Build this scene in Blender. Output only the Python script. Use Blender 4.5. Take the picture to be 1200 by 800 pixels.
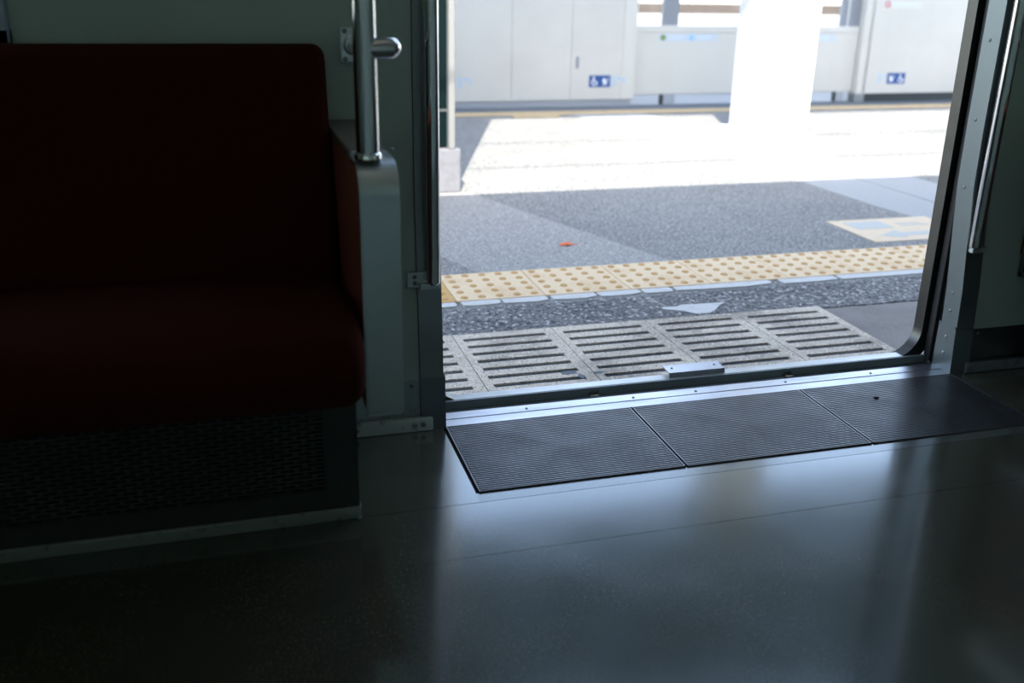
import bpy, bmesh, math, random
from mathutils import Vector, Matrix
random.seed(7)
for o in list(bpy.data.objects): bpy.data.objects.remove(o)
S = bpy.context.scene
C = S.collection

# ------------------------------------------------------------------ camera
cam_d = bpy.data.cameras.new('camera'); cam = bpy.data.objects.new('camera', cam_d); C.objects.link(cam)
S.camera = cam
YAW, PITCH, ROLL = 0.287399682, 0.358843924, 0.0203824582
fw = Vector((math.sin(YAW)*math.cos(PITCH), math.cos(YAW)*math.cos(PITCH), -math.sin(PITCH)))
r0 = Vector((math.cos(YAW), -math.sin(YAW), 0)); u0 = r0.cross(fw)
rt = math.cos(ROLL)*r0 + math.sin(ROLL)*u0; up = -math.sin(ROLL)*r0 + math.cos(ROLL)*u0
M = Matrix((rt, up, -fw)).transposed().to_4x4(); M.translation = Vector((-0.4107, -1.8873, 0.9258))
cam.matrix_world = M
cam_d.sensor_width = 36; cam_d.lens = 1154.16/1200*36; cam_d.clip_start = .02; cam_d.clip_end = 300
cam_d.dof.use_dof = True; cam_d.dof.focus_distance = 2.25; cam_d.dof.aperture_fstop = 2.8

# ------------------------------------------------------------------ sky, sun, exposure
SUN_AZ = (0.324, 0.946); SUN_EL = math.radians(42)
w = bpy.data.worlds.new('world'); S.world = w; w.use_nodes = True
nt = w.node_tree; nt.nodes.clear()
sky = nt.nodes.new('ShaderNodeTexSky'); sky.sky_type = 'NISHITA'; sky.sun_disc = False
sky.sun_elevation = SUN_EL
sky.sun_rotation = math.atan2(-SUN_AZ[0], -SUN_AZ[1])
sky.air_density = 1.0; sky.dust_density = 1.3; sky.ozone_density = 1.0
bg = nt.nodes.new('ShaderNodeBackground'); bg.inputs['Strength'].default_value = 0.66
wo = nt.nodes.new('ShaderNodeOutputWorld')
hs = nt.nodes.new('ShaderNodeHueSaturation'); hs.inputs['Saturation'].default_value = .74
nt.links.new(sky.outputs[0], hs.inputs['Color']); nt.links.new(hs.outputs[0], bg.inputs[0]); nt.links.new(bg.outputs[0], wo.inputs[0])
sun_d = bpy.data.lights.new('sun', 'SUN'); sun_d.energy = 8.8; sun_d.color = (1, .94, .82); sun_d.angle = math.radians(.53)
sun = bpy.data.objects.new('sun', sun_d); C.objects.link(sun)
ld = Vector((SUN_AZ[0]*math.cos(SUN_EL), SUN_AZ[1]*math.cos(SUN_EL), -math.sin(SUN_EL)))
sun.rotation_euler = ld.to_track_quat('-Z', 'Y').to_euler(); sun.location = (-2, -6, 8)
vs = S.view_settings; vs.view_transform = 'Standard'; vs.look = 'None'; vs.gamma = 1; vs.use_curve_mapping = False
vs.exposure = 0.75

# ------------------------------------------------------------------ helpers
def obj(name, bm, mat=None, parent=None, smooth=False, loc=None, sharp=20):
    me = bpy.data.meshes.new(name)
    bmesh.ops.recalc_face_normals(bm, faces=bm.faces[:])
    bm.to_mesh(me); bm.free()
    if mat: me.materials.append(mat)
    if smooth:
        for p in me.polygons: p.use_smooth = True
        try: me.set_sharp_from_angle(angle=math.radians(sharp))
        except Exception: pass
    o = bpy.data.objects.new(name, me); C.objects.link(o)
    if parent: o.parent = parent
    if loc: o.location = loc
    return o
def tag(o, label=None, cat=None, group=None, kind=None):
    if label: o['label'] = label
    if cat: o['category'] = cat
    if group: o['group'] = group
    if kind: o['kind'] = kind
    return o
def empty(name, loc=(0,0,0), **k):
    o = bpy.data.objects.new(name, None); C.objects.link(o); o.location = loc; o.empty_display_size = .1
    return tag(o, **k)
def NB(): return bmesh.new()
def box(bm, x0, x1, y0, y1, z0, z1, bev=0, seg=2):
    t = bmesh.new() if bev else bm
    vs = [t.verts.new((x, y, z)) for x in (x0, x1) for y in (y0, y1) for z in (z0, z1)]
    for f in ((0,1,3,2),(4,6,7,5),(0,4,5,1),(2,3,7,6),(0,2,6,4),(1,5,7,3)): t.faces.new([vs[i] for i in f])
    if bev:
        bmesh.ops.recalc_face_normals(t, faces=t.faces[:])
        bmesh.ops.bevel(t, geom=t.edges[:], offset=bev, segments=seg, affect='EDGES', profile=.5)
        merge(bm, t)
    return bm
def merge(bm, t):
    m = {}
    for v in t.verts: m[v] = bm.verts.new(v.co)
    for f in t.faces:
        try: bm.faces.new([m[v] for v in f.verts])
        except ValueError: pass
    t.free()
def prism(bm, pts, axis, a, b):
    """extrude a 2D outline along an axis from a to b; pts in the other two axes (x,y,z order)"""
    def P(p, k):
        if axis == 'x': return (k, p[0], p[1])
        if axis == 'y': return (p[0], k, p[1])
        return (p[0], p[1], k)
    A = [bm.verts.new(P(p, a)) for p in pts]; B = [bm.verts.new(P(p, b)) for p in pts]
    n = len(pts)
    bm.faces.new(A); bm.faces.new(B[::-1])
    for i in range(n): bm.faces.new((A[i], B[i], B[(i+1) % n], A[(i+1) % n]))
    return bm
def tube(bm, path, r, n=20, caps=True):
    path = [Vector(p) for p in path]; rings = []
    t = (path[1]-path[0]).normalized(); ref = Vector((0,0,1)) if abs(t.z) < .9 else Vector((1,0,0))
    for i, p in enumerate(path):
        if i == 0: d = path[1]-path[0]
        elif i == len(path)-1: d = path[-1]-path[-2]
        else: d = (path[i+1]-path[i]).normalized()+(path[i]-path[i-1]).normalized()
        d.normalize(); a = ref - d*ref.dot(d); a.normalize(); b = d.cross(a); ref = a
        rr = r[i] if isinstance(r, (list, tuple)) else r
        rings.append([bm.verts.new(p+a*rr*math.cos(2*math.pi*k/n)+b*rr*math.sin(2*math.pi*k/n)) for k in range(n)])
    for i in range(len(rings)-1):
        for k in range(n): bm.faces.new((rings[i][k], rings[i][(k+1)%n], rings[i+1][(k+1)%n], rings[i+1][k]))
    if caps: bm.faces.new(rings[0][::-1]); bm.faces.new(rings[-1])
    return bm
def screw_bm(r=.005, h=.0025):
    bm = NB()                      # domed head pointing -y, with cross recess
    prof = [(r, 0), (r, h*.35), (r*.8, h*.8), (r*.45, h)]
    n = 14; rings = [[bm.verts.new((rr*math.cos(2*math.pi*k/n), -hh, rr*math.sin(2*math.pi*k/n))) for k in range(n)] for rr, hh in prof]
    for i in range(3):
        for k in range(n): bm.faces.new((rings[i][k], rings[i][(k+1)%n], rings[i+1][(k+1)%n], rings[i+1][k]))
    c = [bm.verts.new((r*.22*math.cos(2*math.pi*k/n), -h*.45, r*.22*math.sin(2*math.pi*k/n))) for k in range(n)]
    for k in range(n): bm.faces.new((rings[3][k], rings[3][(k+1)%n], c[(k+1)%n], c[k]))
    bm.faces.new(c)
    return bm
SCREW = None
def screw(parent, loc, rot=(0,0,0), s=1.0):
    global SCREW
    if SCREW is None:
        o = obj('screw', screw_bm(), MT['steel_dull'], parent, smooth=True); SCREW = o.data
    else:
        o = bpy.data.objects.new('screw', SCREW); C.objects.link(o); o.parent = parent
    o.location = loc; o.rotation_euler = rot; o.scale = (s, s, s)
    return o
def text(name, s, size, loc, rot, mat, parent, sx=1.0):
    cu = bpy.data.curves.new(name, 'FONT'); cu.body = s; cu.size = size; cu.extrude = .0008; cu.align_x = 'CENTER'; cu.align_y = 'CENTER'
    to = bpy.data.objects.new(name+'_tmp', cu); C.objects.link(to)
    me = bpy.data.meshes.new_from_object(to.evaluated_get(bpy.context.evaluated_depsgraph_get()))
    bpy.data.objects.remove(to); bpy.data.curves.remove(cu)
    me.materials.clear(); me.materials.append(mat)
    o = bpy.data.objects.new(name, me); C.objects.link(o); o.location = loc; o.rotation_euler = rot; o.scale = (sx, 1, 1); o.parent = parent
    return o

# ------------------------------------------------------------------ materials
MT = {}
def mat(name, col, rough=.5, metal=0, noise=None, bump=None, rvar=None, spec=.5, extra=None, sheen=0, aniso=0):
    m = bpy.data.materials.new(name); m.use_nodes = True; MT[name] = m
    n = m.node_tree; b = n.nodes['Principled BSDF']
    b.inputs['Base Color'].default_value = (*col, 1); b.inputs['Roughness'].default_value = rough; b.inputs['Metallic'].default_value = metal
    b.inputs['Specular IOR Level'].default_value = spec
    if sheen: b.inputs['Sheen Weight'].default_value = sheen; b.inputs['Sheen Roughness'].default_value = .4
    if aniso: b.inputs['Anisotropic'].default_value = aniso
    tc = n.nodes.new('ShaderNodeTexCoord'); co = tc.outputs['Object']
    def nz(scale, detail=4, rough_=.6, stretch=None):
        t = n.nodes.new('ShaderNodeTexNoise'); t.inputs['Scale'].default_value = scale; t.inputs['Detail'].default_value = detail; t.inputs['Roughness'].default_value = rough_
        if stretch:
            mp = n.nodes.new('ShaderNodeMapping'); mp.inputs['Scale'].default_value = stretch; n.links.new(co, mp.inputs[0]); n.links.new(mp.outputs[0], t.inputs['Vector'])
        else: n.links.new(co, t.inputs['Vector'])
        return t
    prev = None
    for it in (noise or []):            # (scale, colour, lo, hi[, stretch])
        t = nz(it[0], stretch=it[4] if len(it) > 4 else None)
        r = n.nodes.new('ShaderNodeMapRange'); r.inputs[1].default_value = it[2]; r.inputs[2].default_value = it[3]; n.links.new(t.outputs['Fac'], r.inputs[0])
        mx = n.nodes.new('ShaderNodeMix'); mx.data_type = 'RGBA'; n.links.new(r.outputs[0], mx.inputs[0])
        if prev is None: mx.inputs[6].default_value = (*col, 1)
        else: n.links.new(prev, mx.inputs[6])
        mx.inputs[7].default_value = (*it[1], 1); prev = mx.outputs[2]
    if prev is not None: n.links.new(prev, b.inputs['Base Color'])
    if rvar:
        t = nz(rvar[0], stretch=rvar[3] if len(rvar) > 3 else None); r = n.nodes.new('ShaderNodeMapRange'); r.inputs[1].default_value = .3; r.inputs[2].default_value = .7
        r.inputs[3].default_value = rvar[1]; r.inputs[4].default_value = rvar[2]; n.links.new(t.outputs['Fac'], r.inputs[0]); n.links.new(r.outputs[0], b.inputs['Roughness'])
    if bump:
        t = nz(bump[0], stretch=bump[3] if len(bump) > 3 else None); bp = n.nodes.new('ShaderNodeBump'); bp.inputs['Strength'].default_value = bump[1]; bp.inputs['Distance'].default_value = bump[2]
        n.links.new(t.outputs['Fac'], bp.inputs['Height']); n.links.new(bp.outputs[0], b.inputs['Normal'])
    return m
mat('wall_paint', (.42,.53,.49), .42, noise=[(3,(.39,.49,.455),.4,.7)], bump=(500,.08,.0005))
mat('ceiling_paint', (.75,.77,.74), .6)
mat('train_floor', (.050,.050,.034), .2, noise=[(260,(.108,.104,.070),.52,.62),(300,(.014,.014,.010),.53,.63),(2.5,(.043,.043,.030),.45,.75)], rvar=(4,.14,.20), bump=(300,.05,.0004), spec=1.0)
fb = MT['train_floor'].node_tree.nodes['Principled BSDF']; fb.inputs['Coat Weight'].default_value = .6; fb.inputs['Coat Roughness'].default_value = .10
mat('floor_border', (.060,.062,.055), .2, noise=[(260,(.11,.11,.09),.52,.62)], bump=(300,.05,.0004), spec=1.0)
fb = MT['floor_border'].node_tree.nodes['Principled BSDF']; fb.inputs['Coat Weight'].default_value = .45; fb.inputs['Coat Roughness'].default_value = .10
for fm in ('train_floor', 'floor_border'):
    fb = MT[fm].node_tree.nodes['Principled BSDF']; fb.inputs['IOR'].default_value = 1.72; fb.inputs['Specular Tint'].default_value = (.80,.94,1,1)
mat('joint', (.045,.043,.036), .5)
mat('mat_metal', (.15,.155,.165), .36, .75, rvar=(12,.30,.44), noise=[(9,(.115,.118,.125),.45,.7)])
mat('mat_groove', (.02,.02,.02), .8)
mat('steel', (.34,.37,.38), .3, 1, rvar=(18,.25,.36,(1,1,.06)), noise=[(3,(.30,.325,.335),.4,.7)])
mat('steel_polished', (.72,.73,.73), .08, 1)
mat('steel_dull', (.30,.32,.33), .42, 1, noise=[(5,(.25,.265,.275),.42,.7)], rvar=(8,.36,.48))
mat('steel_worn', (.36,.365,.36), .38, 1, noise=[(7,(.28,.285,.28),.4,.7)], rvar=(20,.3,.46,(.1,1,1)))
mat('frame_dark', (.095,.095,.09), .32, .9, noise=[(9,(.07,.07,.066),.45,.7)])
mat('alu', (.38,.39,.42), .32, 1, rvar=(25,.26,.42,(.1,1,1)), noise=[(20,(.31,.315,.335),.5,.75,(.2,1,1))])
mat('kick', (.10,.11,.115), .36, .6, noise=[(6,(.075,.08,.085),.4,.7)])
mat('kick_steel', (.40,.44,.46), .45, .9, noise=[(60,(.32,.35,.37),.45,.65)])
mat('steel_band', (.62,.69,.71), .40, .9, rvar=(10,.34,.46,(1,1,.2)))
mat('post_steel', (.19,.225,.24), .36, .9, rvar=(10,.32,.42,(1,1,.1)))
mat('track_wall', (.20,.245,.25), .5, .1)
mat('rubber', (.018,.019,.02), .45)
mat('dark_recess', (.014,.015,.016), .7)
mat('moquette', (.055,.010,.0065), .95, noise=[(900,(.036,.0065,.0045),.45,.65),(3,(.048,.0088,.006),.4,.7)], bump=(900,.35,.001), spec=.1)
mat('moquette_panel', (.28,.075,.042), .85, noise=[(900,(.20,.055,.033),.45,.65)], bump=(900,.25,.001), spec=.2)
mat('panel_cap', (.12,.105,.08), .32)
mat('heater_panel', (.035,.04,.038), .5, .2, noise=[(8,(.028,.032,.03),.4,.7)])
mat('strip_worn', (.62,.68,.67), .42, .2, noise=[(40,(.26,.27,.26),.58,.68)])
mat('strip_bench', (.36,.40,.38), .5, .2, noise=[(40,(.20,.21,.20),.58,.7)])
mat('asphalt', (.22,.22,.21), .9, noise=[(1.6,(.185,.185,.18),.4,.7),(110,(.50,.49,.46),.53,.64),(130,(.06,.063,.065),.53,.64)], bump=(120,.9,.005), spec=.3)
mat('asphalt_near', (.165,.165,.165), .9, noise=[(5,(.125,.125,.13),.45,.65),(70,(.55,.52,.49),.55,.63),(85,(.03,.033,.037),.52,.61)], bump=(75,1,.009), spec=.3)
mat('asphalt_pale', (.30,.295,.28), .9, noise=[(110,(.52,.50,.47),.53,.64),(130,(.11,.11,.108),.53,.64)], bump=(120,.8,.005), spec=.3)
mat('paving_pale', (.34,.345,.34), .85, noise=[(90,(.26,.265,.265),.5,.7)], bump=(140,.4,.002), spec=.3)
mat('concrete', (.61,.53,.43), .9, noise=[(4,(.36,.31,.255),.48,.64),(140,(.80,.72,.60),.56,.65),(150,(.22,.19,.155),.55,.64)], bump=(140,.7,.004), spec=.25)
mat('concrete_smooth', (.235,.215,.195), .9, noise=[(5,(.18,.165,.15),.45,.7),(150,(.30,.275,.25),.55,.7)], bump=(150,.3,.002), spec=.25)
mat('slot_dark', (.05,.072,.095), .6)
mat('tactile', (.71,.545,.345), .8, noise=[(5,(.61,.42,.235),.5,.72),(120,(.79,.64,.435),.55,.7)], bump=(200,.3,.001), spec=.3)
mat('tactile_yellow', (.58,.37,.14), .8, noise=[(14,(.50,.30,.10),.45,.7)], spec=.3)
mat('tactile_far', (.50,.38,.22), .8, noise=[(14,(.42,.31,.17),.45,.7)], spec=.3)
mat('kerb_grey', (.10,.12,.14), .7)
mat('tactile_dot', (.50,.30,.12), .8, noise=[(60,(.58,.39,.19),.5,.7)], spec=.3)
mat('paint_white', (.54,.535,.51), .8, noise=[(60,(.42,.415,.40),.55,.7)], bump=(170,.4,.002))
mat('pillar_white', (.56,.57,.57), .55, noise=[(1.5,(.52,.53,.53),.45,.7)])
mat('door_panel', (.50,.50,.475), .45, noise=[(1.8,(.455,.455,.435),.42,.7)])
mat('door_panel_b', (.52,.52,.49), .45, noise=[(1.8,(.49,.49,.46),.45,.7)])
mat('base_grey', (.30,.33,.37), .5)
mat('base_dark', (.018,.026,.032), .5)
mat('post_grey', (.20,.22,.25), .45)
mat('rust_beam', (.062,.05,.044), .7, noise=[(3,(.08,.07,.064),.45,.6)])
mat('sign_blue', (.008,.065,.24), .5); mat('sign_white', (.85,.87,.9), .5); mat('sign_pale_blue', (.24,.46,.70), .5)
mat('sign_label', (.46,.51,.57), .5); mat('sign_green', (.15,.25,.08), .5); mat('sign_red', (.45,.12,.16), .5); mat('sign_text', (.48,.60,.72), .5)
mat('sticker_cream', (.60,.47,.31), .6, noise=[(20,(.55,.42,.26),.5,.7)]); mat('sticker_blue', (.40,.40,.37), .6)
mat('leaf', (.70,.14,.03), .6)
mat('board_green', (.0008,.007,.008), .5, spec=.12)
mat('panel_outer', (.03,.014,.011), .7, spec=.2)
mat('foot_grey', (.15,.155,.175), .8, noise=[(30,(.12,.125,.14),.45,.7)])
mat('post_alu', (.17,.175,.175), .5)
mat('canopy', (.07,.12,.15), .7); mat('body_steel', (.5,.5,.5), .4, .8)
mat('ground', (.25,.24,.22), .9); mat('wire', (.03,.03,.03), .6)
mat('plaster', (.36,.44,.56), .45, .05)
g = mat('glass', (.9,.95,.95), .02); g.node_tree.nodes['Principled BSDF'].inputs['Transmission Weight'].default_value = 1
# unseen fabric over the far-side windows, added to hold out sun and diffuse daylight
bl = bpy.data.materials.new('blind_diffuser'); bl.use_nodes = True; MT['blind_diffuser'] = bl; n = bl.node_tree; n.nodes.clear()
d1 = n.nodes.new('ShaderNodeBsdfDiffuse'); d1.inputs[0].default_value = (.45,.47,.44,1)
d2 = n.nodes.new('ShaderNodeBsdfTranslucent'); d2.inputs[0].default_value = (.48,.60,.54,1)
mx = n.nodes.new('ShaderNodeMixShader'); mx.inputs[0].default_value = .29; ou = n.nodes.new('ShaderNodeOutputMaterial')
n.links.new(d1.outputs[0], mx.inputs[1]); n.links.new(d2.outputs[0], mx.inputs[2]); n.links.new(mx.outputs[0], ou.inputs[0])

# ------------------------------------------------------------------ the carriage
DW = 1.30                                  # doorway width
PROF = [(0,.012),(.10,.015),(.217,.021),(.342,.035),(.464,.047),(.60,.05),(.9,.05),(2.16,.05)]
def wy(z):
    for (a, ya), (b, yb) in zip(PROF, PROF[1:]):
        if z <= b: return ya+(yb-ya)*(max(z, a)-a)/(b-a)
    return PROF[-1][1]
def wall_strip(bm, x0, x1, z0, z1, dy0=0, dy1=.05):
    zs = sorted({z0, z1} | {z for z, _ in PROF if z0 < z < z1})
    prism(bm, [(wy(z)+dy0, z) for z in zs]+[(wy(z)+dy1, z) for z in reversed(zs)], 'x', x0, x1)

# floor: one sheet with recessed joints
bm = NB()
box(bm, -4, 5.3, -2.8, -.5012, -.06, 0)
box(bm, -4, 5.3, -.500, -.3270, -.06, 0)
box(bm, -4, -.004, -.3255, .10, -.06, 0); box(bm, DW+.004, 5.3, -.3255, .10, -.06, 0)
floor_o = tag(obj('floor', bm, MT['train_floor']), 'dark speckled glossy carriage floor', kind='structure')
bm = NB(); box(bm, -4, 5.3, -.51, -.32, -.05, -.0008)
obj('floor_joint', bm, MT['joint'], floor_o)
bm = NB(); box(bm, -.004, DW+.004, -.3256, -.2930, -.05, -.00005)
obj('floor_border', bm, MT['floor_border'], floor_o)
bm = NB(); box(bm, -.003, DW+.003, -.297, .01, -.05, -.004)
obj('mat_bed', bm, MT['joint'], floor_o)

# ribbed plates inside the doorway
W3 = DW/3
for i, lab in enumerate(('ribbed metal floor plate nearest the red bench, left of three at the doorway', 'ribbed metal floor plate in the middle of the three at the doorway', 'ribbed metal floor plate by the right door post, right of the three')):
    x0, x1 = i*W3+.0025, (i+1)*W3-.0025
    e = empty('ribbed_floor_plate', ((x0+x1)/2, -.145, 0), label=lab, cat='floor plate', group='ribbed floor plates at the doorway')
    hw, hd = (x1-x0)/2, .147
    bm = NB(); box(bm, -hw, hw, -hd, hd, -.004, -.0005)
    obj('base_plate', bm, MT['mat_groove'], e)
    bm = NB(); box(bm, -hw, hw, -hd, -hd+.004, -.004, .0035, .001, 1); box(bm, -hw, hw, hd-.003, hd, -.004, .003); box(bm, -hw, -hw+.003, -hd, hd, -.004, .003); box(bm, hw-.003, hw, -hd, hd, -.004, .003)
    obj('frame', bm, MT['mat_metal'], e)
    bm = NB(); N = 38; pit = (2*hd-.010)/N
    for k in range(N):
        y = -hd+.0055+pit*(k+.5)
        prism(bm, [(y-pit*.30, -.002), (y-pit*.22, .0028), (y+pit*.22, .0028), (y+pit*.30, -.002)], 'x', -hw+.004, hw-.004)
    tag(obj('ribs', bm, MT['mat_metal'], e), kind='stuff')
# small stud on the right plate
bm = NB(); tube(bm, [(0,0,0),(0,0,.003),(0,0,.004)], [.006,.006,.004], 12)
tag(obj('dropped_stud', bm, MT['rubber'], loc=(1.02, -.085, .0028)), 'tiny dark stud lying on the right ribbed floor plate', 'stud')

# door sill
sill = tag(empty('door_sill', (0,0,0)), 'worn metal door sill with a track groove', kind='structure')
bm = NB(); prism(bm, [(.004,-.03),(.004,.0015),(.036,.0015),(.038,.0),(.038,-.03)], 'x', 0, DW)
obj('inner_strip', bm, MT['alu'], sill)
bm = NB(); prism(bm, [(.0385,-.03),(.0385,.0025),(.070,.0025),(.078,-.003),(.078,-.03)], 'x', -.05, DW+.05)
obj('tread_strip', bm, MT['alu'], sill)
bm = NB(); box(bm, -.15, DW+.15, .078, .118, -.04, -.012)
obj('track_bed', bm, MT['steel_dull'], sill)
bm = NB()
for a, b in ((-.2, .372), (.398, .892), (.914, DW+.2)): box(bm, a, b, .1165, .121, -.04, .008)
for a, b in ((.372, .398), (.892, .914)):
    box(bm, a, b, .1165, .121, .002, .008); box(bm, a, b, .1165, .121, -.04, -.009)
obj('track_wall', bm, MT['track_wall'], sill)
bm = NB(); box(bm, -.2, DW+.2, .121, .152, -.09, .0085, .0015, 1)
obj('outer_rail', bm, MT['steel_worn'], sill)
for x in (.372, .892):
    bm = NB(); box(bm, x+.001, x+.023, .103, .1164, -.0125, -.0055, .001, 1); obj('drain_lip', bm, MT['steel_polished'], sill)
for x in (.2, .46, .62, .86, 1.1): 
    o = screw(sill, (x, .052, .0025), (-math.pi/2, 0, 0), .7)
# plate lying on the sill's outer rail
e = empty('folded_steel_plate', (.66, .15, .0085), label='small bright folded steel plate lying on the outer edge of the door sill', cat='plate')
bm = NB(); prism(bm, [(-.020,.0),(-.018,.011),(.026,.013),(.028,.011),(-.016,.009),(-.0175,0)], 'x', -.073, .076); obj('plate', bm, MT['alu'], e)
for x in (-.055, .06): screw(e, (x, .008, .0125), (-math.pi/2, 0, 0), .6)

# side walls
def side_wall(name, lab, s):
    X = (lambda x: x) if s > 0 else (lambda x: DW-x)        # built for the left, mirrored for the right
    def st(bm, a, b, *r): wall_strip(bm, min(X(a), X(b)), max(X(a), X(b)), *r)
    bm = NB()
    st(bm, -3.9, -.051, .112, .80); st(bm, -.755, -.051, .80, 1.62); st(bm, -3.9, -2.3, .80, 1.62); st(bm, -3.9, -.051, 1.62, 2.16)
    wl = tag(obj(name, bm, MT['wall_paint']), lab, kind='structure')
    bm = NB(); st(bm, -3.9, -.050, 0, .112); k = obj('kick_plate', bm, MT['kick_steel'] if s > 0 else MT['kick'], wl)
    for x in (-.068, -.30): screw(k, (X(x), wy(.10)-.0005, .100), s=.9)
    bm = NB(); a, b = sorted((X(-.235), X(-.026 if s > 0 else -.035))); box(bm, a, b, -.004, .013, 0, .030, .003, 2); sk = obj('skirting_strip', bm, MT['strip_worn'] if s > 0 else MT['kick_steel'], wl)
    for x in (-.048, -.19): screw(sk, (X(x), -.004, .016), s=1.1)
    # post beside the doorway
    bm = NB(); st(bm, -.050, 0, .108, 2.16, -.004, .052)
    post = obj('door_post', bm, MT['post_steel'] if s < 0 else MT['steel_dull'], wl)
    bm = NB(); a, b = sorted((X(-.050), X(.0035)))
    prism(bm, [(.003,0),(.010,.115),(.015,.121),(wy(.12)+.056,.121),(wy(0)+.060,.0)], 'x', a, b); shoe = obj('post_shoe', bm, MT['post_steel'], wl)
    if s < 0:
        for z in (.045, .088): screw(shoe, (X(.0035), .040, z), (0, 0, -math.pi/2), 1.0)
        for z in (.155, .20, .46, .62, .80): screw(post, (X(0), wy(z)+.028, z), (0, 0, -math.pi/2), .7 if z == .20 else .9)
    # window
    tag(wn := empty('window_1' if s > 0 else 'window_2', (0,0,0)), 'carriage window with a metal frame', kind='structure')
    bm = NB()
    for a, b, z0, z1 in ((-2.305,-.745,.79,.82), (-2.305,-.745,1.60,1.63), (-.775,-.745,.79,1.63), (-2.305,-2.275,.79,1.63)):
        a, b = sorted((X(a), X(b))); box(bm, a, b, .028, .075, z0, z1, .004, 2)
    obj('window_frame', bm, MT['plaster'], wn, True)
    bm = NB(); a, b = sorted((X(-2.29), X(-.76))); box(bm, a, b, .060, .066, .80, 1.62); obj('pane', bm, MT['glass'], wn)
    # retracted door leaf in its pocket
    dr = tag(empty('door_1' if s > 0 else 'door_2', (0,0,0)), 'sliding door leaf pushed back into its pocket', kind='structure')
    bm = NB(); a, b = sorted((X(-.70), X(-.022))); box(bm, a, b, .100, .128, -.008, 1.86); obj('door_leaf', bm, MT['steel_dull'], dr)
    bm = NB(); a, b = sorted((X(-.022), X(-.010))); box(bm, a, b, .102, .126, -.008, 1.86, .004, 2); obj('rubber_edge', bm, MT['rubber'], dr, True)
    # vertical handrail strip on the post
    hr = empty('door_handrail', (X(-.018 if s > 0 else -.016), .022, .32), label='polished steel handrail tube on the %s, ending above the floor' % ('door post beside the red bench' if s > 0 else 'right door post'), cat='handrail', group='handrails on the door posts')
    bm = NB(); tube(bm, [(0,0,0),(0,0,.004),(0,0,1.75)], [.0125,.0145,.0145], 24); obj('rail', bm, MT['steel_polished'], hr, True)
    t = 1 if s > 0 else -1
    bm = NB(); a, b = sorted((-.056*t, -.008*t))
    if s > 0: box(bm, a, b, .004, .013, -.008, .026, .004, 2)
    a, b = sorted((-.03*t, .012*t)); box(bm, a, b, -.010, .013, -.010, .004, .003, 2)
    br = obj('bracket', bm, MT['steel_band'], hr)
    for z in (.003, .017) if s > 0 else (): screw(br, (-.038*t, .004, z), s=.9)
    return wl
wall_left = side_wall('wall_left', 'grey-green carriage wall behind the red bench', 1)
wall_right = side_wall('wall_right', 'grey-green carriage wall right of the doorway', -1)

# outer body frame round the door opening, rounded at the foot
def body_frame():
    bm = NB(); R = .075; pts_in = []; x0, x1, zt = -.0, DW-.004, 1.85
    for k in range(9):
        a = math.pi+math.pi/2*k/8; pts_in.append((x0+R+R*math.cos(a), .004+R+R*math.sin(a)))
    for k in range(9):
        a = 1.5*math.pi+math.pi/2*k/8; pts_in.append((x1-R+R*math.cos(a), .004+R+R*math.sin(a)))
    pts_in = [(x0, zt)]+pts_in+[(x1, zt)]
    def off(p, d):
        x, z = p; cx = min(max(x, x0+R), x1-R); cz = max(z, .004+R) 
        v = Vector((x-cx, z-cz)); 
        if z > .004+R: v = Vector((x-(x0+x1)/2, 0))
        v.normalize(); return (x+v.x*d, z+v.y*d)
    out = [off(p, .035) for p in pts_in]
    # lean with the body side below the waist
    def Y(z, y): return y + min(0, (z-.45))*.028
    ring = [[bm.verts.new((p[0], Y(p[1], y), p[1])) for p in pp] for pp, y in ((pts_in,.138),(pts_in,.172),(out,.172),(out,.138))]
    for a in range(4):
        A, B = ring[a], ring[(a+1)%4]
        for i in range(len(A)-1): bm.faces.new((A[i], A[i+1], B[i+1], B[i]))
    return bm
tag(obj('trim_1', body_frame(), MT['frame_dark'], smooth=True), 'rounded steel frame of the door opening', kind='structure')
# outer skin, lintel, roof, ceiling, opposite side and ends
bm = NB(); box(bm, -8, -2.3, .13, .16, -1.0, 2.3); box(bm, -2.3, -.745, .13, .16, -1, .80); box(bm, -2.3, -.745, .13, .16, 1.62, 2.3); box(bm, -.745, -.035, .13, .16, -1.0, 2.3)
box(bm, DW+.035, DW+.745, .13, .16, -1.0, 2.3); box(bm, DW+.745, DW+2.3, .13, .16, -1, .80); box(bm, DW+.745, DW+2.3, .13, .16, 1.62, 2.3); box(bm, DW+2.3, 10, .13, .16, -1.0, 2.3)
box(bm, -.2, DW+.2, .13, .16, 1.84, 2.3); box(bm, -.2, DW+.2, .118, .15, -1.0, -.09)
tag(obj('trim_2', bm, MT['body_steel']), 'outer skin of the carriage', kind='structure')
bm = NB(); wall_strip(bm, -.051, DW+.051, 1.86, 2.16, 0, .05)
tag(obj('trim_3', bm, MT['wall_paint']), 'panel over the doorway', kind='structure')
bm = NB(); box(bm, -4, 5.3, -2.8, .11, 2.16, 2.2)
tag(obj('ceiling', bm, MT['ceiling_paint']), 'carriage ceiling', kind='structure')
bm = NB(); prism(bm, [(-2.95,2.2),(.16,2.2),(.16,2.30),(.05,2.40),(-.5,2.5),(-2.3,2.5),(-2.9,2.36)], 'x', -8, 10)
tag(obj('roof', bm, MT['body_steel']), 'carriage roof', kind='structure')
bm = NB(); WX = ((-2.3,-.75),(2.05,3.6))
box(bm, -4, 5.3, -2.85, -2.8, -.06, .85); box(bm, -4, 5.3, -2.85, -2.8, 1.65, 2.2); box(bm, -4, -2.3, -2.85, -2.8, .85, 1.65); box(bm, -.75, 2.05, -2.85, -2.8, .85, 1.65); box(bm, 3.6, 5.3, -2.85, -2.8, .85, 1.65)
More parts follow.
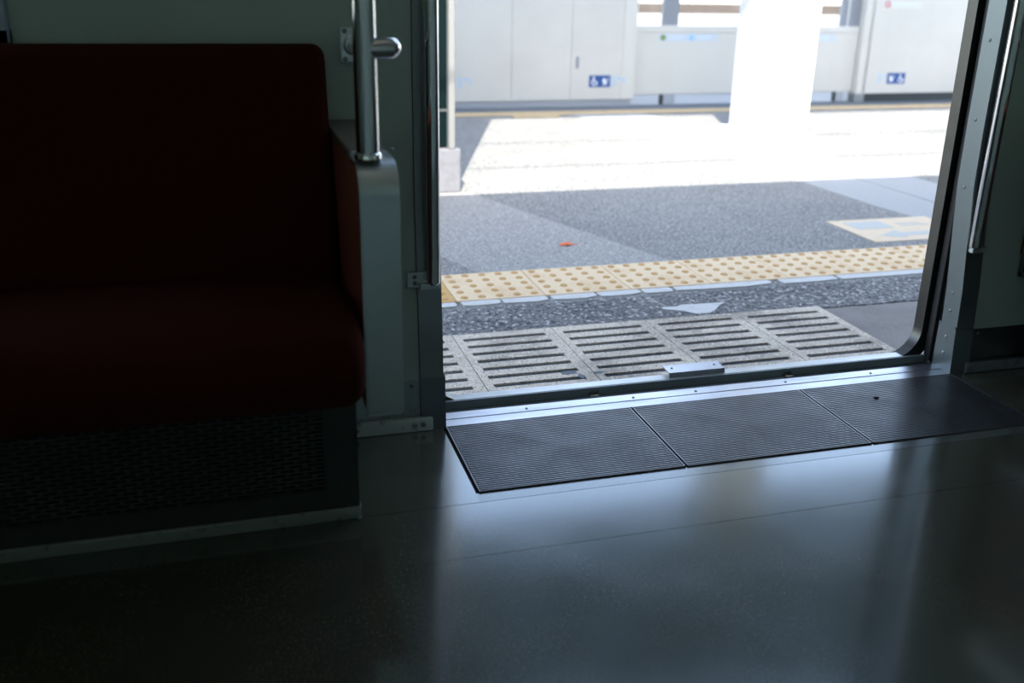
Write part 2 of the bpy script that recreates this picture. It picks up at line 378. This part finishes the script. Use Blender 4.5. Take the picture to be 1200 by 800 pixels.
wb = tag(obj('wall_back', bm, MT['wall_paint']), 'carriage wall on the far side', kind='structure')
for a, b in WX:
    bm = NB(); box(bm, a, b, -2.83, -2.829, .85, 1.65); obj('added_light_blind', bm, MT['blind_diffuser'], wb)  # unseen sheet, added to turn direct sun into dim cabin light
for nm, a in (('wall_end_left', -4.05), ('wall_end_right', 5.3)):
    bm = NB(); box(bm, a, a+.05, -2.85, .12, -.06, 2.2); tag(obj(nm, bm, MT['wall_paint']), 'carriage end wall', kind='structure')

# fluorescent strips on the carriage ceiling
tu = bpy.data.materials.new('tube_light'); tu.use_nodes = True; MT['tube_light'] = tu
b = tu.node_tree.nodes['Principled BSDF']; b.inputs['Emission Color'].default_value = (1,.93,.74,1); b.inputs['Emission Strength'].default_value = .9
for y, lab in ((-.85, 'ceiling light strip on the doorway side'), (-1.95, 'ceiling light strip on the far side')):
    for k in range(4):
        e = tag(empty('trim_light', (-2.6+2.2*k, y, 2.16)), lab, kind='structure')
        bm = NB(); box(bm, -.62, .62, -.06, .06, -.02, 0); obj('tray', bm, MT['ceiling_paint'], e)
        bm = NB(); tube(bm, [(-.58,0,-.036),(.58,0,-.036)], .016, 12); obj('light_tube', bm, tu, e, True)

# ------------------------------------------------------------------ the red benches
def sweep_profile(bm, prof, x0, x1, rr=.03, n=6):
    """closed y-z outline swept along x with rounded ends (outline shrinks at both ends)"""
    cy = sum(p[0] for p in prof)/len(prof); cz = sum(p[1] for p in prof)/len(prof)
    # inward offset directions
    N = len(prof); nor = []
    for i in range(N):
        a = Vector(prof[i-1]); b = Vector(prof[(i+1) % N]); t = (b-a).normalized(); nn = Vector((t.y, -t.x))
        if nn.dot(Vector((cy, cz))-Vector(prof[i])) < 0: nn = -nn
        nor.append(nn)
    st = []
    for k in range(n+1):
        a = math.pi/2*k/n; st.append((x0+rr*(1-math.sin(a)), rr*(1-math.cos(a))))
    st = st[::-1]   # from the outermost in
    secs = [(x0+rr*(1-math.cos(math.pi/2*k/n)), rr*(1-math.sin(math.pi/2*k/n))) for k in range(n+1)]
    secs += [(x1-rr*(1-math.cos(math.pi/2*k/n)), rr*(1-math.sin(math.pi/2*k/n))) for k in range(n, -1, -1)]
    rings = [[bm.verts.new((x, prof[i][0]+nor[i].x*d, prof[i][1]+nor[i].y*d)) for i in range(N)] for x, d in secs]
    for A, B in zip(rings, rings[1:]):
        for i in range(N): bm.faces.new((A[i], A[(i+1)%N], B[(i+1)%N], B[i]))
    bm.faces.new(rings[0]); bm.faces.new(rings[-1][::-1])
    return bm
def smooth_loop(pts, per=5):
    """closed Catmull-Rom loop"""
    out = []; n = len(pts)
    for i in range(n):
        p0, p1, p2, p3 = (Vector(pts[(i+k-1) % n]) for k in range(4))
        for k in range(per):
            t = k/per
            out.append(tuple(.5*((2*p1)+(-p0+p2)*t+(2*p0-5*p1+4*p2-p3)*t*t+(-p0+3*p1-3*p2+p3)*t**3)))
    return out
def bench(s, label):
    """built for the left side in world coordinates, mirrored for the right by X()"""
    X = (lambda x: x) if s > 0 else (lambda x: DW-x)
    def rg(a, b): return sorted((X(a), X(b)))
    e = empty('bench_seat', (X(-1.0), -.2, 0), label=label, cat='bench seat', group='long red benches beside the doorway')
    T = e.location.copy()
    def add(name, bm, m, parent=None, smooth=False):
        bmesh.ops.translate(bm, vec=-T, verts=bm.verts[:])
        return obj(name, bm, m, parent or e, smooth)
    XE = -2.9
    # cushion
    a, b = rg(XE, -.228)
    cp = smooth_loop([(-.06,.385),(-.16,.408),(-.30,.428),(-.42,.432),(-.485,.418),(-.515,.375),(-.505,.315),(-.47,.286),(-.38,.280),(-.20,.278),(-.07,.29),(-.045,.34)], 5)
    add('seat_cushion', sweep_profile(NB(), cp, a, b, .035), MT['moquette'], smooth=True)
    # backrest
    a, b = rg(XE, -.222)
    bp = smooth_loop([(.030,.30),(.032,.45),(.036,.62),(.038,.76),(.030,.788),(.005,.797),(-.025,.790),(-.040,.765),(-.050,.70),(-.075,.60),(-.105,.48),(-.122,.40),(-.115,.32),(-.05,.29)], 5)
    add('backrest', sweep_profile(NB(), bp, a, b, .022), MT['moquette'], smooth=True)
    # heater box: recessed dark interior behind a grille of staggered slots
    a, b = rg(XE, -.231); bm = NB(); box(bm, a, b, -.330, .0, .022, .276)
    bd = add('base_box', bm, MT['dark_recess'])
    bm = NB(); a, b = rg(XE, -.2868); z0, z1 = .072, .226; y0, y1 = -.337, -.331
    c0, c1 = rg(-.2868, -.231); box(bm, c0, c1, y0, y1, .022, .276); box(bm, a, b, y0, y1, .022, z0); box(bm, a, b, y0, y1, z1, .276)
    rows = 20; ph = (z1-z0)/rows; pit = .030
    for r in range(rows+1): box(bm, a, b, y0, y1, z0+r*ph-ph*.27, z0+r*ph+ph*.27)
    for r in range(rows):
        x = a+(pit/2 if r % 2 else 0)
        while x < min(b, a+2.6):
            if abs(X(x)) < 9: box(bm, x-.004, x+.004, y0, y1, z0+r*ph+ph*.2, z0+(r+1)*ph-ph*.2)
            x += pit
    tag(add('heater_grille', bm, MT['heater_panel']), 'dark perforated heater panel under the seat', kind='stuff')
    a, b = rg(-.3095, -.2860); bm = NB(); box(bm, a, b, -.3385, -.336, .214, .2285, .0008, 1); add('latch', bm, MT['rubber'], bd)
    bm = NB(); box(bm, *rg(-.2305,-.2285), -.337, .0, .022, .276); add('box_side', bm, MT['heater_panel'])
    # angle strip along the floor
    a, b = rg(XE, -.2265); bm = NB()
    prism(bm, [(-.322,0),(-.3265,.0),(-.3415,.028),(-.3415,.031),(-.337,.031),(-.337,.028)][::-1], 'x', a, b)
    c0, c1 = rg(-.231,-.2255); box(bm, c0, c1, -.3300, -.02, 0, .028)
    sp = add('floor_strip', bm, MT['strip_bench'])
    for k in range(8):
        x = -.255-.268*k
        if x > XE: screw(sp, Vector((X(x), -.3345, .015))-T, (.50, 0, 0), .9)
    # end panel: red fabric side with a steel band over its front edge
    a, b = rg(-.222, -.161); ph_ = [(.03,.30),(.03,.640),(-.335,.640),(-.398,.632),(-.422,.60),(-.422,.246),(-.30,.246),(-.10,.246)]
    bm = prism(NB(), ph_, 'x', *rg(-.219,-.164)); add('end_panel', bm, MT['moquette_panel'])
    bm = NB(); c0, c1 = rg(-.164,-.1615); prism(bm, [(.02,.255),(.02,.625),(-.33,.625),(-.385,.61),(-.40,.58),(-.40,.255)], 'x', c0, c1); add('fabric_inset', bm, MT['panel_outer'])
    bm = NB()
    for q in ((.02,-.425,.243,.256),): box(bm, *rg(-.164,-.160), q[1], q[0], q[2], q[3])
    box(bm, *rg(-.164,-.160), .008, .020, .243, .64)
    add('panel_border', bm, MT['steel_dull'])
    bm = NB(); box(bm, a, b, -.325, .045, .639, .655, .004, 2); cap = add('top_cap', bm, MT['panel_cap'], smooth=True)
    bm = NB(); R = .052; yo, zt = -.432, .657; path = [(-.322, zt), (-.34, zt)]
    for k in range(11):
        t = math.pi/2*k/10; path.append((yo+R-R*math.sin(t), zt-R+R*math.cos(t)))
    path += [(yo, .40), (yo, .252)]
    for k in range(1, 5):
        t = math.pi/2*k/4; path.append((yo+.008-.008*math.cos(t), .252-.008*math.sin(t)))
    inn = []
    for i, p in enumerate(path):
        q0 = Vector(path[max(i-1, 0)]); q1 = Vector(path[min(i+1, len(path)-1)]); t = (q1-q0).normalized(); nn = Vector((-t.y, t.x))
        if nn.dot(Vector((-.3,.45))-Vector(p)) < 0: nn = -nn
        inn.append(tuple(Vector(p)+nn*.010))
    prism(bm, path+inn[::-1], 'x', a, b)
    bmesh.ops.recalc_face_normals(bm, faces=bm.faces[:])
    eds = [ed for ed in bm.edges if len(ed.link_faces) == 2 and any(len(f.verts) > 4 for f in ed.link_faces)]
    bmesh.ops.bevel(bm, geom=eds, offset=.0025, segments=2, affect='EDGES')
    bd2 = add('armrest_band', bm, MT['steel_band'], smooth=True)
    screw(bd2, Vector((X(-.158), -.345, .662))-T, (-math.pi/2, 0, 0), .8)
    # the grab pole that rises from the armrest is its own thing
    gp = empty('grab_pole', (X(-.2025), -.395, .655), label='polished steel grab pole rising from the armrest of the %s' % ('red bench left of the doorway' if s > 0 else 'bench right of the doorway'), cat='pole', group='grab poles on the bench armrests')
    t = s
    bm = NB(); tube(bm, [(0,0,.004),(0,0,.02),(0,0,1.49)], .0172, 28); obj('pole', bm, MT['steel_polished'], gp, True)
    bm = NB(); tube(bm, [(0,0,.001),(0,0,.004),(0,0,.010),(0,0,.012)], [.020,.021,.020,.0175], 28); obj('foot_collar', bm, MT['steel_polished'], gp, True)
    bm = NB(); st = [(0,0,.162),(.036*t,0,.163),(.042*t,0,.1632),(.047*t,0,.1633),(.051*t,0,.1634),(.0535*t,0,.1635)]
    tube(bm, st, [.0160,.0160,.0150,.0120,.0075,.002], 24); obj('stub_end', bm, MT['steel_polished'], gp, True)
    bm = NB(); wp = Vector((.040*t, .437, .137)); tube(bm, [wp, wp+Vector((0,-.05,0)), (.006*t,.05,.158), (0,0,.162)], .0135, 20); obj('wall_arm', bm, MT['steel_polished'], gp, True)
    bm = NB(); box(bm, wp.x-.026, wp.x+.026, wp.y-.002, wp.y+.008, wp.z-.033, wp.z+.033, .004, 2); pl = obj('wall_plate', bm, MT['steel_band'], gp)
    bm = NB(); tube(bm, [wp+Vector((0,.004,0)), wp+Vector((0,-.006,0)), wp+Vector((0,-.009,0))], [.019,.019,.0145], 24); obj('boss', bm, MT['steel_band'], pl, True)
    for dx in (-.0155, .0155):
        for dz in (-.025, .025): screw(pl, (wp.x+dx, wp.y-.002, wp.z+dz), s=.95)
    return e
bench(1, 'long dark red fabric bench seat left of the doorway')
bench(-1, 'dark bench whose end panel just shows at the right edge of the picture')

# ------------------------------------------------------------------ the platform
PZ = -.08
bm = NB(); box(bm, -12, 16, .20, 6.3, PZ-.5, PZ-.0); box(bm, -12, 16, .45, 5.6, -1.4, PZ-.4)
plat = tag(obj('platform_floor', bm, MT['asphalt']), 'dark asphalt station platform', kind='structure')
def poly(name, pts, z0, z1, m, parent=plat, label=None):
    o = obj(name, prism(NB(), pts, 'z', z0, z1), m, parent)
    if label: o['label'] = label
    return o
# near asphalt strip with a ragged edge to the drain blocks
edge = []
x = -1.5
while x < 4.4:
    j = random.uniform(-.006, .008)
    if .23 < x < .34 or .42 < x < .56: j += random.uniform(.008, .02)
    if x > 1.4: j *= .6
    edge.append((x, .745+j)); x += random.uniform(.014, .04)
poly('asphalt_strip', edge+[(4.5,.745),(4.5,.985),(-1.5,.985)], PZ-.02, PZ+.004, MT['asphalt_near'])
# paler area of the asphalt and the pale paving band that crosses the platform
poly('asphalt_pale_area', [(-.55,4.2),(.15,2.72),(.72,2.70),(.93,2.05),(1.06,1.70),(1.20,1.29),(.452,1.29),(.336,1.624),(-.2,3.1)], PZ-.02, PZ+.0012, MT['asphalt_pale'], label='paler area of asphalt')
poly('paving_band', [(2.13,5.3),(2.33,4.3),(2.47,3.4),(2.495,2.7),(2.53,2.05),(2.58,1.70),(2.60,1.31),(2.86,1.31),(2.862,2.12),(2.838,2.72),(2.78,3.6),(2.45,5.3)], PZ-.02, PZ+.002, MT['paving_pale'])
poly('paving_band', [(2.46,5.3),(2.79,3.6),(2.85,2.72),(2.874,2.12),(2.872,1.31),(3.2,1.31),(3.19,2.5),(3.2,2.72),(2.96,4.2),(2.72,5.3)], PZ-.02, PZ+.0018, MT['paving_pale'])
poly('concrete_slab', [(1.403,.20),(4.5,.20),(4.5,.742),(1.403,.742)], PZ-.03, PZ+.001, MT['concrete_smooth'], label='smooth grey concrete at the platform edge')
# drain blocks with open slots
poly('drain_bed', [(-1.6,.2),(1.40,.2),(1.40,.745),(-1.6,.745)], PZ-.03, PZ+.0065, MT['slot_dark'])
def drain_block(x0, x1, chips):
    bm = NB(); zt, zb = PZ+.012, PZ+.0066
    y0, y1 = .235, .742
    ys = [.353+.0567*k for k in range(7)]; sw = .0105; a, b = x0+.022, x1-.030
    def bx(*q): box(bm, *q, zb, zt)
    bx(x0, a, y0, y1); bx(b, x1, y0, y1)
    cur = y0
    for i, y in enumerate(ys):
        bx(a, b, cur, y-sw); cur = y+sw
    bx(a, b, cur, y1)
    o = obj('drain_block', bm, MT['concrete'], plat)
    # broken bits beside a slot: dark sunken chips
    for cx, cy, rx, ry in chips:
        bm = NB(); pts = [(cx+rx*math.cos(t)*random.uniform(.6, 1.1), cy+ry*math.sin(t)*random.uniform(.6, 1.1)) for t in [k*math.pi/5 for k in range(10)]]
        prism(bm, pts, 'z', zt-.002, zt+.0006); obj('chip', bm, MT['slot_dark'], o)
for k in range(-2, 5):
    x0 = -.121+.304*k
    chips = {1: [(.425,.392,.030,.013),(.448,.362,.012,.016)], 0: [(.118,.640,.016,.010)], 2: [(.500,.376,.020,.010)], 3: [(.85,.36,.010,.008)]}.get(k, [])
    drain_block(x0+.0012, x0+.3028, chips)
bm = NB(); box(bm, -1.6, 4.5, .19, .236, PZ-.3, PZ+.010, .003, 1); obj('edge_beam', bm, MT['concrete'], plat)
# tactile tiles: five by five domes each
dome = NB()
for ix in range(5):
    for iy in range(5):
        cx, cy = -.12+.06*ix, -.12+.06*iy; n = 10; rings = []
        for r, h in ((.0135,0),(.0115,.003),(.008,.0045)): rings.append([dome.verts.new((cx+r*math.cos(2*math.pi*k/n), cy+r*math.sin(2*math.pi*k/n), h)) for k in range(n)])
        for i in range(2):
            for k in range(n): dome.faces.new((rings[i][k], rings[i][(k+1)%n], rings[i+1][(k+1)%n], rings[i+1][k]))
        dome.faces.new(rings[2])
tile_me = dome_me = None
for k in range(-5, 14):
    xc = .271+.1535+.3035*k
    if tile_me is None:
        bm = NB(); box(bm, -.1505, .1505, -.1475, .1475, -.02, .006, .0012, 1); o = obj('tactile_tile', bm, MT['tactile'], plat); tile_me = o.data
        d = obj('domes', dome, MT['tactile_dot'], o, True); dome_me = d.data
    else:
        o = bpy.data.objects.new('tactile_tile', tile_me); C.objects.link(o); o.parent = plat
        d = bpy.data.objects.new('domes', dome_me); C.objects.link(d); d.parent = o
    o.location = (xc, 1.213, PZ); d.location = (0, 0, .006); d['kind'] = 'stuff'
    if k == -1:
        o.data = tile_me.copy(); o.data.materials.clear(); o.data.materials.append(MT['tactile_yellow']); o['label'] = 'deeper yellow tactile tile'
# worn white line in front of the tiles
xs = [(-1.2,-.4),(-.38,.268),(.285,.415),(.42,.575),(.588,.745),(.752,.905),(.912,1.02),(1.03,1.40),(1.435,1.66),(1.67,2.3),(2.32,3.2)]
for a, b in xs:
    bm = NB(); j = lambda: random.uniform(-.006, .006)
    pts = [(a+.004,1.020+j()),(a+(b-a)*.3,1.016+j()*.5),(a+(b-a)*.7,1.016+j()*.5),(b-.006,1.022+j()),(b,1.042+j()),(b-.004,1.062),(a+.002,1.062),(a,1.04+j())]
    obj('white_line', prism(bm, pts, 'z', PZ-.02, PZ+.0045), MT['paint_white'], plat)
poly('paint_patch', [(.90,.862),(.955,.86),(.975,.872),(1.04,.868),(1.13,.866),(1.10,.845),(1.06,.800),(1.03,.778),(.985,.780),(.955,.815),(.90,.845)], PZ, PZ+.0055, MT['paint_white'], label='flaked white paint patch')
# far yellow line and joints
for a, b in [(-2+.6*k, -2+.6*k+.594) for k in range(18)]:
    poly('far_tactile_tile', [(a,5.29),(b,5.29),(b,5.46),(a,5.46)], PZ-.02, PZ+.006, MT['tactile_far'])
poly('far_tactile_branch', [(1.66,5.17),(2.02,5.17),(2.02,5.288),(1.66,5.288)], PZ-.02, PZ+.006, MT['tactile_far'])
poly('kerb', [(-8,5.47),(12,5.47),(12,6.2),(-8,6.2)], PZ-.02, PZ+.004, MT['kerb_grey'])

# floor sticker
st = empty('floor_sticker', (2.37, 1.63, PZ), label='cream coloured square sign stuck on the asphalt by the tactile tiles', cat='floor sign')
bm = NB(); box(bm, -.255, .255, -.18, .18, .0, .0025); base = obj('sheet', bm, MT['sticker_cream'], st)
bm = NB(); box(bm, -.20, -.02, .02, .14, .0025, .0034); obj('printed_panel', bm, MT['sticker_blue'], st)
bm = NB(); prism(bm, [(-.17,-.09),(-.05,-.02),(-.05,-.06),(.09,-.06),(.09,-.11),(-.06,-.11),(-.07,-.14)], 'z', .0025, .0034); obj('printed_arrow', bm, MT['sticker_blue'], st)
bm = NB(); box(bm, .03, .17, .04, .055, .0025, .0034); box(bm, .03, .15, .075, .09, .0025, .0034); obj('printed_lines', bm, MT['sticker_blue'], st)
# leaf
bm = NB(); pts = [(-.030,.004,.004),(-.016,.012,.010),(0,.013,.005),(.014,.010,.012),(.032,.003,.004),(.016,-.008,.003),(.002,-.011,.010),(-.014,-.008,.004)]
vv = [bm.verts.new(p) for p in pts]; cc = bm.verts.new((0,.001,.016))
for i in range(8): bm.faces.new((vv[i], vv[(i+1)%8], cc))
lf = empty('fallen_leaf', (.855, 1.665, PZ), label='small orange crumpled leaf lying on the asphalt', cat='leaf')
o = obj('blade', bm, MT['leaf'], lf); sm = o.modifiers.new('solid', 'SOLIDIFY'); sm.thickness = .0012
bm = NB(); tube(bm, [(.028,.003,.004),(.042,.008,.003),(.052,.006,.002)], .0012, 6); obj('stalk', bm, MT['leaf'], lf)

# column
pl = empty('platform_column', (3.185, 4.18, PZ), label='square white platform column on a low plinth standing in the sun', cat='column')
bm = NB(); box(bm, -.20, .17, -.20, .20, .03, 3.03, .006, 2); obj('shaft', bm, MT['pillar_white'], pl)
bm = NB(); box(bm, -.245, .205, -.245, .245, 0, .035, .008, 2); obj('plinth', bm, MT['pillar_white'], pl)
bm = NB(); box(bm, -.25, .25, -.25, .25, 2.93, 3.03, .005, 1); obj('capital', bm, MT['pillar_white'], pl)

# screen on the left: concrete foot, white post, dark board
sc = empty('windbreak_screen', (.60, 2.80, PZ), label='white framed screen with dark glass on a pale concrete foot, beside the left door post', cat='screen')
bm = NB(); box(bm, -.26, .078, -.075, .075, 0, .208, .006, 2); obj('foot', bm, MT['foot_grey'], sc)
bm = NB(); box(bm, .021, .050, -.075, .05, .208, 2.75, .003, 1); obj('post', bm, MT['post_alu'], sc)
bm = NB(); box(bm, -1.2, .021, -.03, .03, .215, 2.70); obj('dark_pane', bm, MT['board_green'], sc)
bm = NB(); box(bm, -1.2, .021, -.034, .034, .38, .392); obj('crossbar', bm, MT['steel_dull'], sc)
bm = NB(); box(bm, -1.2, .05, -.05, .05, 2.70, 2.76); obj('top_rail', bm, MT['steel_dull'], sc)
bm = NB(); box(bm, -1.23, -1.2, -.05, .05, .0, 2.76); obj('post', bm, MT['post_alu'], sc)

# ------------------------------------------------------------------ platform screen doors along the far edge
def pictogram_wheelchair(bm, cx, cz, s, y):
    n = 14
    for k in range(n+3):
        a0 = math.pi*.55+k*1.6*math.pi/(n+3); a1 = math.pi*.55+(k+1)*1.6*math.pi/(n+3)
        q = [(cx+s*r*math.cos(a), cz-.12*s+s*r*math.sin(a)) for r, a in ((.30,a0),(.21,a0),(.21,a1),(.30,a1))]
        prism(bm, q, 'y', y-.001, y)
    prism(bm, [(cx+s*.09*math.cos(2*math.pi*k/10)-.07*s, cz+.36*s+s*.09*math.sin(2*math.pi*k/10)) for k in range(10)], 'y', y-.001, y)
    prism(bm, [(cx-.11*s,cz+.25*s),(cx-.02*s,cz+.25*s),(cx+.01*s,cz+.02*s),(cx+.22*s,cz+.02*s),(cx+.34*s,cz-.28*s),(cx+.27*s,cz-.32*s),(cx+.15*s,cz-.06*s),(cx-.07*s,cz-.06*s)], 'y', y-.001, y)
def pictogram_stroller(bm, cx, cz, s, y):
    prism(bm, [(cx-.28*s,cz+.02*s),(cx-.20*s,cz+.24*s),(cx,cz+.30*s),(cx,cz+.02*s)], 'y', y-.001, y)
    prism(bm, [(cx-.28*s,cz-.01*s),(cx+.22*s,cz-.01*s),(cx+.12*s,cz-.16*s),(cx-.18*s,cz-.16*s)], 'y', y-.001, y)
    prism(bm, [(cx+.16*s,cz-.02*s),(cx+.22*s,cz-.02*s),(cx+.36*s,cz+.30*s),(cx+.30*s,cz+.32*s)], 'y', y-.001, y)
    for d in (-.14, .10): prism(bm, [(cx+d*s+.08*s*math.cos(2*math.pi*k/10), cz-.28*s+.08*s*math.sin(2*math.pi*k/10)) for k in range(10)], 'y', y-.001, y)
FR = (math.pi/2, 0, 0)
def access_sign(parent, x0, z0, order, yy=0):
    bm = NB(); box(bm, x0, x0+.18, yy-.003, yy, z0, z0+.092); o = obj('access_sign', bm, MT['sign_blue'], parent)
    o['label'] = 'blue wheelchair and pushchair sign'
    f = [pictogram_wheelchair, pictogram_stroller]
    if order: f.reverse()
    for g_, dx in zip(f, (.044, .136)):
        bm = NB(); g_(bm, x0+dx, z0+.046, .082, yy-.003); tag(obj('pictogram', bm, MT['sign_white'], o), kind='stuff')
def car_number(parent, x0, z0, a, b):
    t = text('car_number', a, .10, (x0+.03, -.001, z0+.04), FR, MT['sign_pale_blue'], parent)
    text('door_number', b, .07, (x0+.115, -.001, z0+.05), FR, MT['sign_pale_blue'], parent)
    bm = NB(); box(bm, x0+.065, x0+.09, -.001, 0, z0+.060, z0+.078); obj('number_mark', bm, MT['sign_pale_blue'], parent)
YD = 5.70
# left housing
hl = empty('platform_door_housing', (0, YD, PZ), label='tall white platform door housing behind the sunlit patch, left of the column', cat='platform door', group='platform door housings')
for a, b in ((-.9,.4212),(.423,1.1012),(1.103,1.7815),(1.783,2.2695),(2.271,2.7015)):
    bm = NB(); box(bm, a, b, 0, .30, .055, 1.45, .003, 1); obj('panel', bm, MT['door_panel'], hl)
bm = NB(); box(bm, 2.703, 2.815, 0, .30, .055, 1.45, .004, 1); obj('end_post', bm, MT['door_panel_b'], hl)
bm = NB(); box(bm, -.9, 2.80, .02, .28, .0, .055); obj('base', bm, MT['base_grey'], hl)
access_sign(hl, 2.428, .155, 0); car_number(hl, 2.605, .155, '3', '4'); car_number(hl, 1.335, .155, '3', '3')
bm = NB(); box(bm, 2.31, 2.335, -.002, 0, .30, .39); obj('catch_plate', bm, MT['post_grey'], hl)
# right housing
hr_ = empty('platform_door_housing', (4.93, YD, PZ), label='tall white platform door housing right of the column, with a dark base', cat='platform door', group='platform door housings')
for a, b in ((.035,1.6),(1.603,2.4)):
    bm = NB(); box(bm, a, b, -.02, .30, .075, 1.45, .003, 1); obj('panel', bm, MT['door_panel'], hr_)
bm = NB(); box(bm, -.035, .032, .0, .30, .055, 1.45, .004, 1); obj('end_post', bm, MT['door_panel_b'], hr_)
bm = NB(); box(bm, .05, 2.4, .0, .28, .0, .075); obj('base', bm, MT['base_dark'], hr_)
bm = NB(); box(bm, -.05, .045, -.015, .2, .0, .075, .004, 1); obj('foot_block', bm, MT['steel_dull'], hr_)
access_sign(hr_, .245, .155, 1, -.02)
text('car_number', '3', .10, (.165, -.021, .20), FR, MT['sign_pale_blue'], hr_); text('door_number', '4', .06, (.222, -.021, .215), FR, MT['sign_pale_blue'], hr_)
bm = NB(); box(bm, .10, .49, -.022, -.02, .775, .845); nt_ = obj('notice_strip', bm, MT['door_panel_b'], hr_)
bm = NB()
for k in range(16):
    a0, a1 = 2*math.pi*k/16, 2*math.pi*(k+1)/16
    prism(bm, [(.145+r*math.cos(a), .81+r*math.sin(a)) for r, a in ((.030,a0),(.021,a0),(.021,a1),(.030,a1))], 'y', -.0235, -.022)
prism(bm, [(.128,.832),(.122,.826),(.162,.788),(.168,.794)], 'y', -.0235, -.022); obj('no_entry_ring', bm, MT['sign_red'], nt_)
bm = NB(); box(bm, .19, .44, -.0232, -.022, .803, .815); obj('print_line', bm, MT['sign_text'], nt_)
# sliding leaves between the housings
dl = empty('platform_door_leaf', (3.87, YD+.06, PZ), label='low white sliding platform doors between the two tall housings, half behind the column', cat='platform door')
bm = NB(); box(bm, -1.05, .0-.002, 0, .07, .085, .57, .003, 1); obj('leaf_panel', bm, MT['door_panel_b'], dl)
bm = NB(); box(bm, .002, 1.02, 0, .07, .085, .57, .003, 1); obj('leaf_panel', bm, MT['door_panel_b'], dl)
bm = NB(); box(bm, -1.05, 1.02, -.004, .074, .57, .625, .006, 2); obj('top_rail', bm, MT['door_panel_b'], dl, True)
bm = NB(); box(bm, -1.05, 1.005, .01, .06, .0, .085); obj('bottom_guide', bm, MT['sign_label'], dl)
for a, b in ((-.795,-.765),(.84,.865)):
    bm = NB(); box(bm, a, b, -.006, .06, .0, .085); obj('roller_guard', bm, MT['base_dark'], dl)
for a, b in ((-.762,-.66),(.868,.94)):
    bm = NB(); box(bm, a, b, -.004, .06, .0, .085); obj('roller_cover', bm, MT['base_grey'], dl)
for a, b in ((-.80,-.665),(.845,.90),(.94,1.02)):
    bm = NB(); box(bm, a, b, .02, .06, .62, 1.45); obj('mullion', bm, MT['post_grey'], dl)
for x0, dots in ((-.84, ((.02,'sign_green'),(.27,'sign_pale_blue'))), (.53, ((.02,'sign_green'),))):
    L_ = .53 if len(dots) == 2 else .27
    bm = NB(); box(bm, x0, x0+L_, -.0015, 0, .502, .562); lb = obj('notice_strip', bm, MT['sign_label'], dl)
    for dx, m in dots:
        bm = NB(); cx, cz = x0+dx+.02, .532; prism(bm, [(cx+.024*math.cos(2*math.pi*k/14), cz+.024*math.sin(2*math.pi*k/14)) for k in range(14)], 'y', -.0028, -.0015); obj('print_symbol', bm, MT[m], lb)
        bm = NB(); box(bm, x0+dx+.07, x0+dx+.21, -.0024, -.0015, .537, .546); box(bm, x0+dx+.07, x0+dx+.19, -.0024, -.0015, .520, .529); obj('print_line', bm, MT['sign_text'], lb)

# beyond the platform doors: a rusty barrier on posts
br = empty('trackside_barrier', (5.6, 9.0, -1.3), label='rust brown horizontal barrier seen through the gap above the platform doors', cat='barrier')
bm = NB(); box(bm, -5, 6, -.04, .04, 1.815, 1.925); obj('rail', bm, MT['rust_beam'], br)
for k in range(5):
    x = -4.6+2.2*k+.9
    bm = NB(); box(bm, x-.05, x+.05, .04, .12, 0, 1.95); obj('post', bm, MT['post_grey'], br)
bm = NB(); box(bm, -60, 60, -40, 80, -1.5, -1.3); tag(obj('ground', bm, MT['ground']), 'track bed', kind='structure')
# canopy over the platform
bm = NB(); box(bm, -12, 16, 1.95, 4.39, 2.95, 3.05)
tag(obj('canopy', bm, MT['canopy']), 'platform canopy roof', kind='structure')
# overhead wires above the train: their faint shadows cross the sunlit asphalt
for yg, z in ((4.09, 4.6), (3.30, 4.2)):
    y = yg-(z-PZ)/math.tan(SUN_EL)*SUN_AZ[1]
    bm = NB(); tube(bm, [(-12,y,z),(14,y,z)], .009, 8)
    tag(obj('overhead_wire', bm, MT['wire']), 'thin overhead wire above the carriage roof', kind='structure')
